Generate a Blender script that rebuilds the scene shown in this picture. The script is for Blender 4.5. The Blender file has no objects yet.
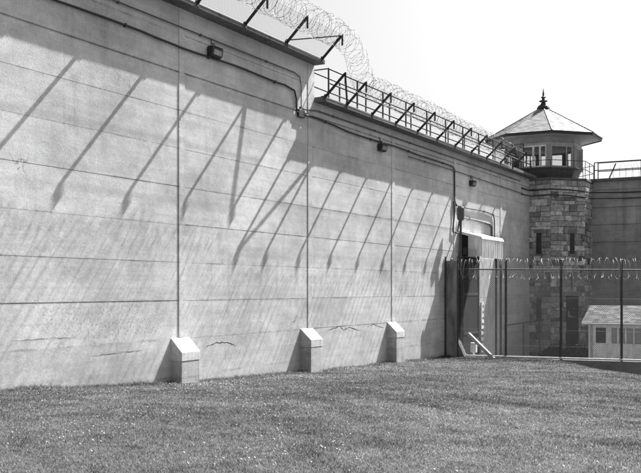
import bpy, math, random
import numpy as np
from mathutils import Vector, Matrix
random.seed(7); rng = np.random.default_rng(11)
S = bpy.context.scene
COL = S.collection
D = 13.8            # metres from the lens to the plane of the long wall
ZE = 1.6            # eye height
TH = math.radians(28.8)
SUN = Vector((1.0, 4.22, 5.38)).normalized()

# ------------------------------------------------------------------ camera
cam = bpy.data.cameras.new('camera'); co = bpy.data.objects.new('camera', cam); COL.objects.link(co)
cam.sensor_width = 36; cam.lens = 36*940/641; cam.shift_y = 52.5/641; cam.shift_x = 0
cam.clip_start = 0.1; cam.clip_end = 5000
co.location = (D, 0, ZE); co.rotation_euler = (math.pi/2, 0, TH)
S.camera = co
# ------------------------------------------------------------------ sky, sun, exposure
w = bpy.data.worlds.new('World'); S.world = w; w.use_nodes = True
nt = w.node_tree; nt.nodes.clear()
sky = nt.nodes.new('ShaderNodeTexSky'); sky.sky_type = 'NISHITA'; sky.sun_disc = False
sky.sun_elevation = math.asin(SUN.z); sky.sun_rotation = math.atan2(SUN.x, SUN.y)
sky.dust_density = 5.0; sky.air_density = 1.0; sky.altitude = 80
bw = nt.nodes.new('ShaderNodeRGBToBW'); bg = nt.nodes.new('ShaderNodeBackground'); out = nt.nodes.new('ShaderNodeOutputWorld')
bg.inputs['Strength'].default_value = 0.052
nt.links.new(sky.outputs[0], bw.inputs[0]); nt.links.new(bw.outputs[0], bg.inputs[0]); nt.links.new(bg.outputs[0], out.inputs[0])
sl = bpy.data.lights.new('sun', 'SUN'); sl.energy = 5.0; sl.angle = math.radians(0.4); sl.color = (1, 1, 1)
so = bpy.data.objects.new('sun', sl); COL.objects.link(so); so.location = (10, 40, 60)
so.rotation_euler = SUN.to_track_quat('Z', 'Y').to_euler()
S.view_settings.view_transform = 'Standard'; S.view_settings.look = 'None'
S.view_settings.exposure = 1.75; S.view_settings.gamma = 1; S.view_settings.use_curve_mapping = False
S.render.engine = 'CYCLES'

# ------------------------------------------------------------------ materials (all neutral greys)
class NT:
    def __init__(s, name, rough=0.9, metal=0.0, spec=0.3):
        s.m = bpy.data.materials.new(name); s.m.use_nodes = True
        s.t = s.m.node_tree; s.b = s.t.nodes['Principled BSDF']
        s.b.inputs['Roughness'].default_value = rough; s.b.inputs['Metallic'].default_value = metal
        s.b.inputs['Specular IOR Level'].default_value = spec
        s.pos = s.t.nodes.new('ShaderNodeNewGeometry').outputs['Position']
    def n(s, ty): return s.t.nodes.new(ty)
    def set(s, sock, v):
        if hasattr(v, 'is_output') or isinstance(v, bpy.types.NodeSocket): s.t.links.new(v, sock)
        else: sock.default_value = v
    def math(s, op, a, b=0.0, c=None, clamp=False):
        n = s.n('ShaderNodeMath'); n.operation = op; n.use_clamp = clamp
        s.set(n.inputs[0], a); s.set(n.inputs[1], b)
        if c is not None: s.set(n.inputs[2], c)
        return n.outputs[0]
    def scale(s, v, sc):
        n = s.n('ShaderNodeVectorMath'); n.operation = 'MULTIPLY'; s.set(n.inputs[0], v); n.inputs[1].default_value = sc
        return n.outputs[0]
    def noise(s, sc, scale=1.0, detail=4, rough=0.55, vec=None):
        n = s.n('ShaderNodeTexNoise'); n.inputs['Scale'].default_value = scale; n.inputs['Detail'].default_value = detail
        n.inputs['Roughness'].default_value = rough
        s.t.links.new(s.scale(vec or s.pos, sc), n.inputs['Vector']); return n.outputs['Fac']
    def ramp(s, v, a, b, lo, hi):
        n = s.n('ShaderNodeMapRange'); n.clamp = True; n.interpolation_type = 'SMOOTHSTEP'
        s.set(n.inputs[0], v); n.inputs[1].default_value = a; n.inputs[2].default_value = b
        n.inputs[3].default_value = lo; n.inputs[4].default_value = hi; return n.outputs[0]
    def attr(s, name):
        n = s.n('ShaderNodeAttribute'); n.attribute_name = name; return n.outputs['Fac']
    def color(s, v):
        n = s.n('ShaderNodeCombineColor')
        for i in range(3): s.t.links.new(v, n.inputs[i])
        s.t.links.new(n.outputs[0], s.b.inputs['Base Color'])
    def bump(s, h, strength, dist=0.02):
        n = s.n('ShaderNodeBump'); n.inputs['Strength'].default_value = strength; n.inputs['Distance'].default_value = dist
        s.t.links.new(h, n.inputs['Height']); s.t.links.new(n.outputs[0], s.b.inputs['Normal'])
def mul(N, *f):
    r = f[0]
    for x in f[1:]: r = N.math('MULTIPLY', r, x)
    return r

JZ0, JDZ = -0.020*D + ZE, 0.066*D        # first joint and the course height
def concrete(name, base, streak=0.25, course=0.12, crack=True, grain=1.0, along=1, patch=False):
    N = NT(name, 0.93, 0, 0.2)
    sep = N.n('ShaderNodeSeparateXYZ'); N.t.links.new(N.pos, sep.inputs[0])
    al = sep.outputs[along]; z = sep.outputs[2]
    k = N.math('FLOOR', N.math('DIVIDE', N.math('SUBTRACT', z, JZ0), JDZ))
    bay = N.math('FLOOR', N.math('DIVIDE', N.math('ADD', al, 0.136*D), 0.444*D))
    wn = N.n('ShaderNodeTexWhiteNoise'); wn.noise_dimensions = '2D'
    cb = N.n('ShaderNodeCombineXYZ'); N.t.links.new(k, cb.inputs[0]); N.t.links.new(bay, cb.inputs[1]); N.t.links.new(cb.outputs[0], wn.inputs['Vector'])
    slab = N.math('MULTIPLY_ADD', wn.outputs['Value'], course, 1-course*.5)
    big = N.ramp(N.noise((.35, .35, .55), 1, 6, .62), .3, .7, .80, 1.12)
    mid = N.ramp(N.noise((1.6, 1.6, 2.2), 1, 8, .78), .28, .72, .80, 1.14)
    dm = N.ramp(N.noise((.5, .5, .35), 1, 4, .6), .42, .62, 0, 1)
    drip = N.math('SUBTRACT', 1, N.math('MULTIPLY', dm, N.ramp(N.noise((4.5, 4.5, .22), 1, 6, .65), .45, .70, 0, streak*1.6)))
    lime = N.ramp(N.noise((1.1, 1.1, .28), 1.7, 7, .7), .60, .80, 1.0, 1.16)
    fine = N.ramp(N.noise((1, 1, 1), 26*grain, 5, .8), .25, .75, .77, 1.17)
    pit = N.ramp(N.noise((1, 1, 1.6), 11*grain, 5, .8), .63, .72, 1.0, .55)
    boards = N.ramp(N.noise((.25, .25, 8.5), 1, 2, .5), .35, .65, .95, 1.04)
    # soiled joint edges, broken up by noise
    fr = N.math('FRACT', N.math('DIVIDE', N.math('SUBTRACT', z, JZ0), JDZ))
    wob = N.math('MULTIPLY', N.math('SUBTRACT', N.noise((1, 1, 1), 1.4, 4, .6), .5), .02)
    near = N.math('ABSOLUTE', N.math('SUBTRACT', N.math('ABSOLUTE', N.math('SUBTRACT', N.math('ADD', fr, wob), .5)), .5))
    jm = N.ramp(near, .0, .045, 1, 0)
    jd = N.math('SUBTRACT', 1, N.math('MULTIPLY', jm, N.ramp(N.noise((1.2, 1.2, .4), 1, 5, .7), .42, .75, .0, .5)))
    chip = N.math('SUBTRACT', 1, N.math('MULTIPLY', N.ramp(near, .0, .085, 1, 0), N.ramp(N.noise((1, 1, 1.3), 7, 5, .75), .60, .66, 0, .5)))
    jd = N.math('MULTIPLY', jd, chip)
    v = mul(N, slab, big, mid, drip, lime, fine, pit, boards, jd)
    if patch:      # an old rough patch low on the wall: speckled, with a trowelled border
        wz = N.math('MULTIPLY', N.math('SUBTRACT', N.noise((1, 1, 1.6), 1.5, 6, .75), .5), 2.6)
        py = N.math('ADD', N.math('DIVIDE', N.math('ABSOLUTE', N.math('SUBTRACT', al, 1.12*D)), .15*D), wz)
        pz = N.math('ADD', N.math('DIVIDE', N.math('ABSOLUTE', N.math('SUBTRACT', z, ZE-.052*D)), .028*D), wz)
        pm = N.ramp(N.math('MAXIMUM', py, pz), .55, 1.35, 1, 0)
        sp = N.ramp(N.noise((1, 1, 1), 17, 8, .9), .50, .61, 0, .6)
        v = N.math('MULTIPLY', v, N.math('SUBTRACT', 1, N.math('MULTIPLY', pm, N.math('ADD', sp, .03))))
    if crack:
        vo = N.n('ShaderNodeTexVoronoi'); vo.feature = 'DISTANCE_TO_EDGE'; vo.inputs['Scale'].default_value = .42
        nz = N.n('ShaderNodeTexNoise'); nz.inputs['Scale'].default_value = 2.2; nz.inputs['Detail'].default_value = 6; N.t.links.new(N.pos, nz.inputs['Vector'])
        ad = N.n('ShaderNodeVectorMath'); ad.operation = 'MULTIPLY_ADD'; N.t.links.new(nz.outputs['Color'], ad.inputs[0]); ad.inputs[1].default_value = (.9, .9, .9); N.t.links.new(N.pos, ad.inputs[2])
        N.t.links.new(ad.outputs[0], vo.inputs['Vector'])
        cm = N.math('MULTIPLY', N.ramp(vo.outputs['Distance'], .002, .009, 1, 0), N.ramp(N.noise((.5, .5, .7), 1, 3, .5), .62, .70, 0, .45))
        v = N.math('MULTIPLY', v, N.math('SUBTRACT', 1, cm))
    N.color(N.math('MULTIPLY', v, base, clamp=True))
    N.bump(N.math('ADD', N.noise((1, 1, 1.5), 9, 7, .75), N.math('MULTIPLY', pit, .5)), .35, .012)
    return N.m
def plain(name, base, rough=.6, metal=0.0, var=.25, sc=6.0, bump=.15, spec=.4, vert=1.0):
    N = NT(name, rough, metal, spec)
    v = N.ramp(N.noise((1, 1, vert), sc, 6, .65), .25, .75, 1-var, 1+var)
    N.color(N.math('MULTIPLY', v, base, clamp=True)); N.bump(N.noise((1, 1, vert), sc*4, 4, .6), bump, .01)
    return N.m
def toned(name, base, rough=.85, var=.3, sc=9.0, bump=.5, spec=.3):
    N = NT(name, rough, 0, spec)
    v = mul(N, N.attr('tone'), N.ramp(N.noise((1, 1, 1), sc, 6, .7), .25, .75, 1-var, 1+var))
    N.color(N.math('MULTIPLY', v, base, clamp=True)); N.bump(N.noise((1, 1, 1), sc*1.6, 6, .7), bump, .02)
    return N.m
def grass_mat(name, base, lo=.55, hi=1.5):
    N = NT(name, .75, 0, .25)
    v = mul(N, N.attr('tone'), N.ramp(N.noise((.35, .35, .35), 1, 5, .65), .3, .7, .78, 1.22), N.ramp(N.noise((1, 1, 1), 1.8, 5, .7), .28, .72, .82, 1.18))
    c = N.math('MULTIPLY', v, base, clamp=True); N.color(c)
    tr = N.n('ShaderNodeBsdfTranslucent'); cc = N.n('ShaderNodeCombineColor'); mx = N.n('ShaderNodeMixShader'); mx.inputs[0].default_value = .42
    for i in range(3): N.t.links.new(c, cc.inputs[i])
    N.t.links.new(cc.outputs[0], tr.inputs[0]); N.t.links.new(N.b.outputs[0], mx.inputs[1]); N.t.links.new(tr.outputs[0], mx.inputs[2])
    N.t.links.new(mx.outputs[0], N.t.nodes['Material Output'].inputs['Surface'])
    return N.m
M = dict(
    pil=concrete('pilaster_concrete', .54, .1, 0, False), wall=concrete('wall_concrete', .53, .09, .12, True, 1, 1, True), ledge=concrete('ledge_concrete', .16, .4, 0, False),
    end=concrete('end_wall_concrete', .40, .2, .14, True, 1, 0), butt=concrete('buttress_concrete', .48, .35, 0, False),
    cap=concrete('buttress_cap_render', .60, .3, 0, False), kerb=concrete('kerb_concrete', .25, .3, 0, False),
    stone=toned('tower_stone', .36, .9, .5, 7, .8), slate=toned('roof_slate', .20, .6, .2, 14, .25, .4), shingle=toned('hut_shingle', .075, .8, .4, 12),
    iron=plain('dark_iron', .045, .65, .3), galv=plain('galvanised_steel', .30, .5, .6, .3), pipe=plain('painted_conduit', .10, .7),
    cable=plain('black_cable', .03, .6), wire=plain('razor_wire_steel', .16, .5, .4), fmesh=plain('dark_chain_link_wire', .03, .7, 0), rwire=plain('fence_razor_wire', .30, .6, 0), mesh=plain('chain_link_wire', .13, .6, .3),
    rail=plain('pale_rail_paint', .60, .55), dpost=plain('dark_post_paint', .06, .6), leaf=grass_mat('shade_bush_leaves', .03), white=plain('weathered_white_paint', .78, .7, 0, .28, 5, .2, .3, .4),
    trim=plain('dull_trim_paint', .40, .7, 0, .2, 4), darkpaint=plain('dark_cabin_paint', .10, .7, 0, .25, 5), soffit=plain('soffit_paint', .30, .8, 0, .15, 4),
    sheet=plain('bare_sheet_metal', .78, .5, .1, .3, 4, .1, .5, .3), rust=plain('rust_stained_sheet', .28, .7, .2, .55, 3, .3, .3, .25),
    steel=plain('dark_steel_door', .03, .85, 0, .45, 2.2, .2, .15, .4), lit_wall=plain('lit_wall_tone', .42, .9, 0, .25, 3, .3, .2, .5),
    blind=plain('window_blind', .34, .8, 0, .15, 6), inside=plain('room_interior', .16, .9, 0, .2, 2), yard=plain('yard_gravel', .17, .95, 0, .35, 3, .6, .2),
)
def glass():
    N = NT('window_glass', .04, 0, .5)
    N.b.inputs['Base Color'].default_value = (.75, .75, .75, 1); N.b.inputs['Transmission Weight'].default_value = 1.0; N.b.inputs['IOR'].default_value = 1.05
    N.b.inputs['Specular IOR Level'].default_value = .8
    return N.m
M['glass'] = glass()
M['dglass'] = plain('dusty_dark_glass', .03, .12, 0, .4, 3, .02, .6)
M['blade'] = grass_mat('grass_blades', .118)
M['soil'] = plain('lawn_soil', .05, .95, 0, .5, 7, .6, .1)
M['petal'] = plain('clover_petals', .62, .8, 0, .1, 20)

# ------------------------------------------------------------------ mesh helpers
BASE = {}
class MB:
    def __init__(s): s.v = []; s.f = []; s.tn = []; s.tone = 1.0
    def add(s, vs, fs):
        o = len(s.v); s.v += [tuple(p) for p in vs]
        for f in fs: s.f.append(tuple(i+o for i in f)); s.tn.append(s.tone)
        return s
    def box(s, x0, x1, y0, y1, z0, z1):
        return s.hexa([(x0, y0, z0), (x1, y0, z0), (x1, y1, z0), (x0, y1, z0), (x0, y0, z1), (x1, y0, z1), (x1, y1, z1), (x0, y1, z1)])
    def hexa(s, v): return s.add(v, [(3, 2, 1, 0), (4, 5, 6, 7), (0, 1, 5, 4), (1, 2, 6, 5), (2, 3, 7, 6), (3, 0, 4, 7)])
    def obox(s, c, ax, ay, az, hx, hy, hz):
        c = Vector(c); ax = Vector(ax)*hx; ay = Vector(ay)*hy; az = Vector(az)*hz
        return s.hexa([c-ax-ay-az, c+ax-ay-az, c+ax+ay-az, c-ax+ay-az, c-ax-ay+az, c+ax-ay+az, c+ax+ay+az, c-ax+ay+az])
    def prism(s, a, b):     # two matching rings
        n = len(a); s.add(list(a)+list(b), [tuple(range(n))[::-1], tuple(range(n, 2*n))]+[(i, (i+1) % n, n+(i+1) % n, n+i) for i in range(n)]); return s
    def tube(s, pts, r, n=6, cap=True):
        pts = [Vector(p) for p in pts]; rings = []
        up = None
        for i, p in enumerate(pts):
            t = (pts[min(i+1, len(pts)-1)]-pts[max(i-1, 0)]).normalized()
            if up is None: up = Vector((0, 0, 1)) if abs(t.z) < .9 else Vector((1, 0, 0))
            a = t.cross(up).normalized(); b = a.cross(t).normalized(); up = b
            rr = r[i] if isinstance(r, (list, tuple)) else r
            rings.append([p+a*rr*math.cos(2*math.pi*k/n)+b*rr*math.sin(2*math.pi*k/n) for k in range(n)])
        fs = []
        for i in range(len(rings)-1):
            for k in range(n): fs.append((i*n+k, i*n+(k+1) % n, (i+1)*n+(k+1) % n, (i+1)*n+k))
        if cap: fs += [tuple(range(n))[::-1], tuple((len(rings)-1)*n+k for k in range(n))]
        return s.add([q for rg in rings for q in rg], fs)
    def lathe(s, c, prof, n=10, rot=0.0):   # prof of (radius, z)
        c = Vector(c); vs = []
        for r, z in prof:
            for k in range(n):
                a = rot+2*math.pi*k/n; vs.append((c.x+r*math.cos(a), c.y+r*math.sin(a), c.z+z))
        fs = [(i*n+k, i*n+(k+1) % n, (i+1)*n+(k+1) % n, (i+1)*n+k) for i in range(len(prof)-1) for k in range(n)]
        fs += [tuple(range(n))[::-1], tuple((len(prof)-1)*n+k for k in range(n))]
        return s.add(vs, fs)
    def build(s, name, mat, parent=None, smooth=False, bevel=0.0):
        me = bpy.data.meshes.new(name)
        b = BASE.get(parent.name, Vector((0, 0, 0))) if parent else Vector((0, 0, 0))
        me.from_pydata([(p[0]-b.x, p[1]-b.y, p[2]-b.z) for p in s.v], [], s.f)
        at = me.attributes.new('tone', 'FLOAT', 'FACE'); at.data.foreach_set('value', s.tn)
        me.materials.append(M[mat]); me.update()
        if smooth: me.shade_smooth()
        o = bpy.data.objects.new(name, me); COL.objects.link(o)
        if parent: o.parent = parent; BASE[o.name] = b
        if bevel:
            md = o.modifiers.new('bevel', 'BEVEL'); md.width = bevel; md.segments = 2; md.limit_method = 'ANGLE'
        return o
def tag(o, label, cat, group=None, kind=None):
    if label: o['label'] = label
    if cat: o['category'] = cat
    if group: o['group'] = group
    if kind: o['kind'] = kind
    return o
def thing(name, label, cat, loc, group=None):
    o = bpy.data.objects.new(name, None); COL.objects.link(o); o.location = loc; o.empty_display_size = .2
    BASE[o.name] = Vector(loc); return tag(o, label, cat, group)
def dup(src, loc, label):
    c = src.copy(); COL.objects.link(c); c.location = loc; c['label'] = label
    for ch in src.children:
        k = ch.copy(); COL.objects.link(k); k.parent = c
        for g in ch.children:
            q = g.copy(); COL.objects.link(q); q.parent = k
    return c
def P(x, y, z): return Vector((x*D, y*D, z*D+ZE))
ORD = ['first', 'second', 'third', 'fourth', 'fifth', 'sixth', 'seventh', 'eighth', 'ninth', 'tenth', 'eleventh', 'twelfth']

# ------------------------------------------------------------------ terrain
WY = [-2, .2, .91, 1.24, 1.36, 1.75, 2.2, 2.44, 2.62, 3.0, 6]
WZ = [-.08, -.112, -.1405, -.159, -.1646, -.181, -.189, -.1976, -.198, -.205, -.21]
FA = np.array([0.0, 2.60]); FB = np.array([.70, 2.80])     # the line of the chain link fence
def ground(x, y):      # x, y in units of D
    x = np.asarray(x, float); y = np.asarray(y, float)
    zw = np.interp(y, WY, WZ); zr = -.116-.0405*(y-.5)
    k = np.exp(-np.clip(x, 0, None)/.28)
    z = zw*k+zr*(1-k)
    # the mound falls away past a crest line on the right
    ax, ay, bx, by = .303, 2.70, .66, 2.03
    L = math.hypot(bx-ax, by-ay); nx, ny = -(by-ay)/L, (bx-ax)/L
    d = (x-ax)*nx+(y-ay)*ny
    t = np.clip((d+.06)/.42, 0, 1); z = z-.105*t*t*(3-2*t)
    z = z+.0028*np.sin(x*6.1+y*2.3+.6)*np.sin(y*5.2-x*2.2+.4)*np.clip(x/.12, 0, 1)
    z = z+.0016*np.sin(x*9+1.3*y)*np.cos(y*7.3-x*3)+.0007*np.sin(x*31+2)*np.sin(y*27)
    return z
def grid_mesh(name, xs, ys, zf, mat, kind='structure'):
    X, Y = np.meshgrid(xs, ys); Z = zf(X, Y); ny, nx = X.shape
    v = np.stack([X*D, Y*D, Z*D+ZE], -1).reshape(-1, 3)
    i = np.arange(ny*nx).reshape(ny, nx)
    f = np.stack([i[:-1, :-1], i[:-1, 1:], i[1:, 1:], i[1:, :-1]], -1).reshape(-1, 4)
    me = bpy.data.meshes.new(name); me.from_pydata(v.tolist(), [], f.tolist()); me.materials.append(M[mat]); me.update(); me.shade_smooth()
    o = bpy.data.objects.new(name, me); COL.objects.link(o); o['kind'] = kind; return o
def fence_y(x): return FA[1]+(FB[1]-FA[1])*(np.asarray(x)-FA[0])/(FB[0]-FA[0])
def lawn():
    xs = np.concatenate([np.linspace(-.02, 1.6, 150), np.linspace(1.65, 4, 30)]); ts = np.linspace(0, 1, 220)
    X = np.repeat(xs[None, :], len(ts), 0); Y = -1.2+(np.minimum(fence_y(X), 3.1)-.004+1.2)*ts[:, None]
    v = np.stack([X*D, Y*D, ground(X, Y)*D+ZE], -1).reshape(-1, 3); ny, nx = X.shape
    i = np.arange(ny*nx).reshape(ny, nx); f = np.stack([i[:-1, :-1], i[:-1, 1:], i[1:, 1:], i[1:, :-1]], -1).reshape(-1, 4)
    me = bpy.data.meshes.new('lawn_ground'); me.from_pydata(v.tolist(), [], f.tolist()); me.materials.append(M['soil']); me.update(); me.shade_smooth()
    o = bpy.data.objects.new('lawn_ground', me); COL.objects.link(o); o['kind'] = 'structure'
lawn()
yard_z = -.262
grid_mesh('ground', np.array([-150, -20, -4, 0, .5, 1, 2, 5, 20, 150.]), np.array([-150, -20, -3, 0, 1, 2, 3, 4, 6, 20, 150.]), lambda X, Y: np.full_like(X, yard_z-.06), 'yard')
grid_mesh('yard', np.linspace(-.02, 3, 12), np.linspace(2.62, 3.66, 6), lambda X, Y: np.where(Y < 2.7, yard_z, yard_z), 'yard')

# ------------------------------------------------------------------ the long wall
LZ_H, LT_H = .488, .4975       # underside and top of the ledge, high part
LZ_L, LT_L = .408, .4185
YH = 1.79                      # where the high part stops
PIL = [-.468, -.024, .42, .864, 1.308, 1.761, 2.196, 2.64, 3.08]
TK = .9/D
JOINTS = [-.086+.066*k for k in range(0, 9)]
def bay(mb, y0, y1, zb, zt, seed, cap0=False, cap1=False):
    r = random.Random(seed); prof = [(0, zb)]
    for j, z in enumerate(JOINTS):
        if z > zt-.012 or z < zb: continue
        strong = r.random()
        if seed == 3 and z < -.08: continue
        d, g = (.016, .008) if strong > .78 else (.012, .005) if strong > .3 else (.006, .0024)
        if abs(z-.376) < .004: d, g = .035, .022
        if abs(z+.02) < .004 and seed in (3, 2): d, g = .022, .013
        z = z*D+r.uniform(-.01, .01); z /= D; d /= D; g /= D
        prof += [(0, z-g), (-d, z-g), (-d, z+g*.6), (0, z+g)]
    prof += [(0, zt), (-TK, zt), (-TK, zb)]
    a = [P(x, y0, z) for x, z in prof]; b = [P(x, y1, z) for x, z in prof]; n = len(prof)
    fs = [(i, n+i, n+(i+1) % n, (i+1) % n) for i in range(n)]
    if cap0: fs.append(tuple(range(n)))
    if cap1: fs.append(tuple(range(n, 2*n))[::-1])
    mb.add(a+b, fs)
def strip(y, zb, zt):
    mb = MB(); x1 = .017
    mb.hexa([(-.05, y*D, zb*D+ZE), (x1, y*D+.012, zb*D+ZE), (x1, y*D+.235, zb*D+ZE), (-.05, y*D+.25, zb*D+ZE),
             (-.05, y*D, zt*D+ZE), (x1, y*D+.012, zt*D+ZE), (x1, y*D+.235, zt*D+ZE), (-.05, y*D+.25, zt*D+ZE)]); return mb
ZB = -.33
hw = thing('prison_wall', 'tall pale concrete perimeter wall in front, the high part left of the step', 'wall', P(0, .9, -.15))
mb = MB(); ys = [-.6]+PIL[1:5]+[YH]
ys = [-.6, -.024, .42, .864, 1.308, 1.761, YH]
for i in range(len(ys)-1): bay(mb, ys[i]+(.009 if i else 0), ys[i+1]+(.009 if i < 5 else 0), ZB, LZ_H, i, i == 0, i == 5)
mb.build('wall_body', 'wall', hw)
for y in PIL[1:6]: strip(y, -.0838, LZ_H-.0002).build('pilaster', 'pil', hw)
def ledge(y0, y1, z0, z1, x1=.0262):
    mb = MB(); m = .35
    ring = [(-TK-.01, z0), (x1-.0008, z0), (x1, z0+.001), (x1, z1-.001), (x1-.001, z1), (-TK-.01, z1)]
    n = max(2, int((y1-y0)/.11)); yy = np.linspace(y0, y1, n+1); rings = []
    for y in yy:
        rings.append([P(x+random.uniform(-.0003, .0003)*(x > 0), y, z+random.uniform(-.0004, .0004)*(x > 0)) for x, z in ring])
    k = len(ring); fs = [tuple(range(k))[::-1], tuple(range(n*k, n*k+k))]
    for i in range(n):
        for j in range(k): fs.append((i*k+j, i*k+(j+1) % k, (i+1)*k+(j+1) % k, (i+1)*k+j))
    return mb.add([q for rg in rings for q in rg], fs)
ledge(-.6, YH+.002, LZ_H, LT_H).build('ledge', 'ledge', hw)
lw = thing('prison_wall', 'lower pale concrete perimeter wall running from the step to the tower', 'wall', P(0, 2.6, -.2))
mb = MB(); ys = [YH, 2.196, 2.64, 3.08, 3.46]
for i in range(4): bay(mb, ys[i]+(.009 if i else .0002), ys[i+1]+(.009 if i < 3 else 0), ZB, LZ_L, 20+i, False, True)
mb.build('wall_body', 'wall', lw)
for y in PIL[6:]: strip(y, -.0838 if y < 2.5 else -.27, LZ_L-.0002).build('pilaster', 'pil', lw)
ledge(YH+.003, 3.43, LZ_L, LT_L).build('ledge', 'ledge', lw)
# buttresses on the wall foot
for y, p, wl in ((1.287, .0232, hw), (1.730, .0262, hw), (2.1695, .0262, lw)):
    wd = .052; za = -.0845; zf = za-.0235
    b = MB(); prof = [(-.002, ZB), (p-.0005, ZB), (p-.0005, zf-.016), (-.002, zf-.016)]
    b.prism([P(x, y+.0004, z) for x, z in prof], [P(x, y+wd-.0004, z) for x, z in prof])
    bo = b.build('buttress', 'butt', wl, bevel=.012)
    b = MB(); prof = [(-.002, zf-.0158), (p, zf-.0158), (p, zf), (.0008, za), (-.002, za)]
    b.prism([P(x, y, z) for x, z in prof], [P(x, y+wd, z) for x, z in prof])
    b.build('sloped_cap', 'cap', bo, bevel=.012)

def crack(pts, w0, par):
    m = MB(); rr = random.Random(len(pts)); pr_ = []
    for i in range(len(pts)-1):
        for j in range(7): pr_.append((pts[i][0]+(pts[i+1][0]-pts[i][0])*j/7, pts[i][1]+(pts[i+1][1]-pts[i][1])*j/7))
    pr_.append(pts[-1]); n = len(pr_); q = [P(0, y, z)+Vector((.0025, rr.uniform(-.015, .015), rr.uniform(-.012, .012))) for y, z in pr_]
    ws = [w0*rr.uniform(.3, 1.3)*min(1, 5*i/n+.1, 5*(n-1-i)/n+.1) for i in range(n)]
    vs = [p+Vector((0, 0, w)) for p, w in zip(q, ws)]+[p-Vector((0, .004, w)) for p, w in zip(q, ws)]
    m.add(vs, [(i, i+1, n+i+1, n+i) for i in range(n-1)]); m.build('crack', 'cable', par)
crack([(1.385, -.105), (1.42, -.099), (1.46, -.100), (1.485, -.108)], .012, hw)
crack([(1.09, -.103), (1.15, -.1015), (1.22, -.100)], .005, hw)
crack([(.93, -.072), (1.0, -.0715), (1.06, -.072)], .004, hw)
crack([(1.45, -.103), (1.452, -.14)], .004, hw)
crack([(1.84, -.094), (1.875, -.09), (1.91, -.085), (1.93, -.095), (1.96, -.089), (2.0, -.098), (2.03, -.10)], .010, lw)
crack([(2.05, -.092), (2.09, -.087), (2.12, -.093), (2.15, -.098)], .009, lw)

# ------------------------------------------------------------------ end wall beyond the tower
YB = 3.65
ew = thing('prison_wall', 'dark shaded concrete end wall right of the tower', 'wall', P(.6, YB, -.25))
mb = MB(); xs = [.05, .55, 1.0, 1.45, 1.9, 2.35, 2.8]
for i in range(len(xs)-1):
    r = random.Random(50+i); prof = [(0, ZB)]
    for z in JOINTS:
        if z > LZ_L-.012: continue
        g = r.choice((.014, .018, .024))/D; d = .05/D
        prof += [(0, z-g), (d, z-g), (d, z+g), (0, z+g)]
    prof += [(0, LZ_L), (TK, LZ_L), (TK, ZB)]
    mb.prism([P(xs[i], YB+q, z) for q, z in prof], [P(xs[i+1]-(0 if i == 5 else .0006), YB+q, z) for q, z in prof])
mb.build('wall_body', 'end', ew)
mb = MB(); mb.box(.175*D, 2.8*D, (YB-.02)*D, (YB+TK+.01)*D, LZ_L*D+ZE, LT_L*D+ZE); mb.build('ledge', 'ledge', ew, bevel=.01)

# ------------------------------------------------------------------ overhanging arms, razor coils and wire mesh
DP, RISE = .0474*D, .0445*D     # how far an arm leans out and up
def arm_proto(mat='iron'):
    t = thing('bracket_arm', 'x', 'bracket arm', (0, 0, 0))
    a = MB(); ax = Vector((DP, 0, RISE)).normalized(); az = Vector((0, 1, 0)).cross(ax)
    a.obox(Vector((DP/2-.02, 0, RISE/2-.02)), ax, (0, 1, 0), az, Vector((DP, 0, RISE)).length/2+.03, .006, .038)
    a.obox(Vector((DP/2-.02, .022, RISE/2-.02))-az*.034, ax, (0, 1, 0), az, Vector((DP, 0, RISE)).length/2+.03, .042, .005)
    a.build('arm', mat, t)
    a = MB(); a.box(DP-.03, DP+.03, .006, .014, RISE-.30, RISE+.04); a.box(DP-.03, DP-.022, .014, .07, RISE-.30, RISE+.04); a.build('drop_bar', mat, t)
    a = MB(); a.box(-.14, .004, -.07, .07, .0, .012); a.box(-.03, .012, -.06, .06, -.10, .06); a.build('base_plate', mat, t)
    return t
proto = arm_proto()
PX = .0262*D
HA = [1.7805-.1507*k for k in range(9)]
LA = [1.795, 1.897, 2.03, 2.168, 2.308, 2.448, 2.588, 2.728, 2.87, 3.008, 3.14]
first = True
for k, y in enumerate(HA):
    loc = (PX+.004, y*D, LT_H*D+ZE)
    lab = 'dark iron arm on the high ledge, at its very end by the step' if k == 0 else f'dark iron arm leaning out from the high ledge, {ORD[k]} from the step'
    if first: proto.location = loc; proto['label'] = lab; proto['group'] = 'arms along the wall tops'; first = False
    else: dup(proto, loc, lab)
for k, y in enumerate(LA):
    loc = (PX+.004, y*D, LT_L*D+ZE)
    dup(proto, loc, f'dark iron arm leaning out from the lower ledge, {ORD[k]} from the step')
def tip(y, lt): return Vector((PX+DP, y*D, lt*D+ZE+RISE))
def foot(y, lt): return Vector((PX, y*D, lt*D+ZE))
b = MB(); b.tube([foot(HA[1], LT_H)+Vector((0, 0, .08)), tip(HA[0], LT_H)], .032, 6)
tag(b.build('brace_bar', 'iron'), 'thin brace bar between the last two arms of the high ledge', 'brace bar')
b = MB(); b.tube([foot(LA[1], LT_L), tip(LA[0], LT_L)], .030, 6)
tag(b.build('brace_bar', 'iron'), 'thin brace bar dropping from the first arm of the lower ledge', 'brace bar')

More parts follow.
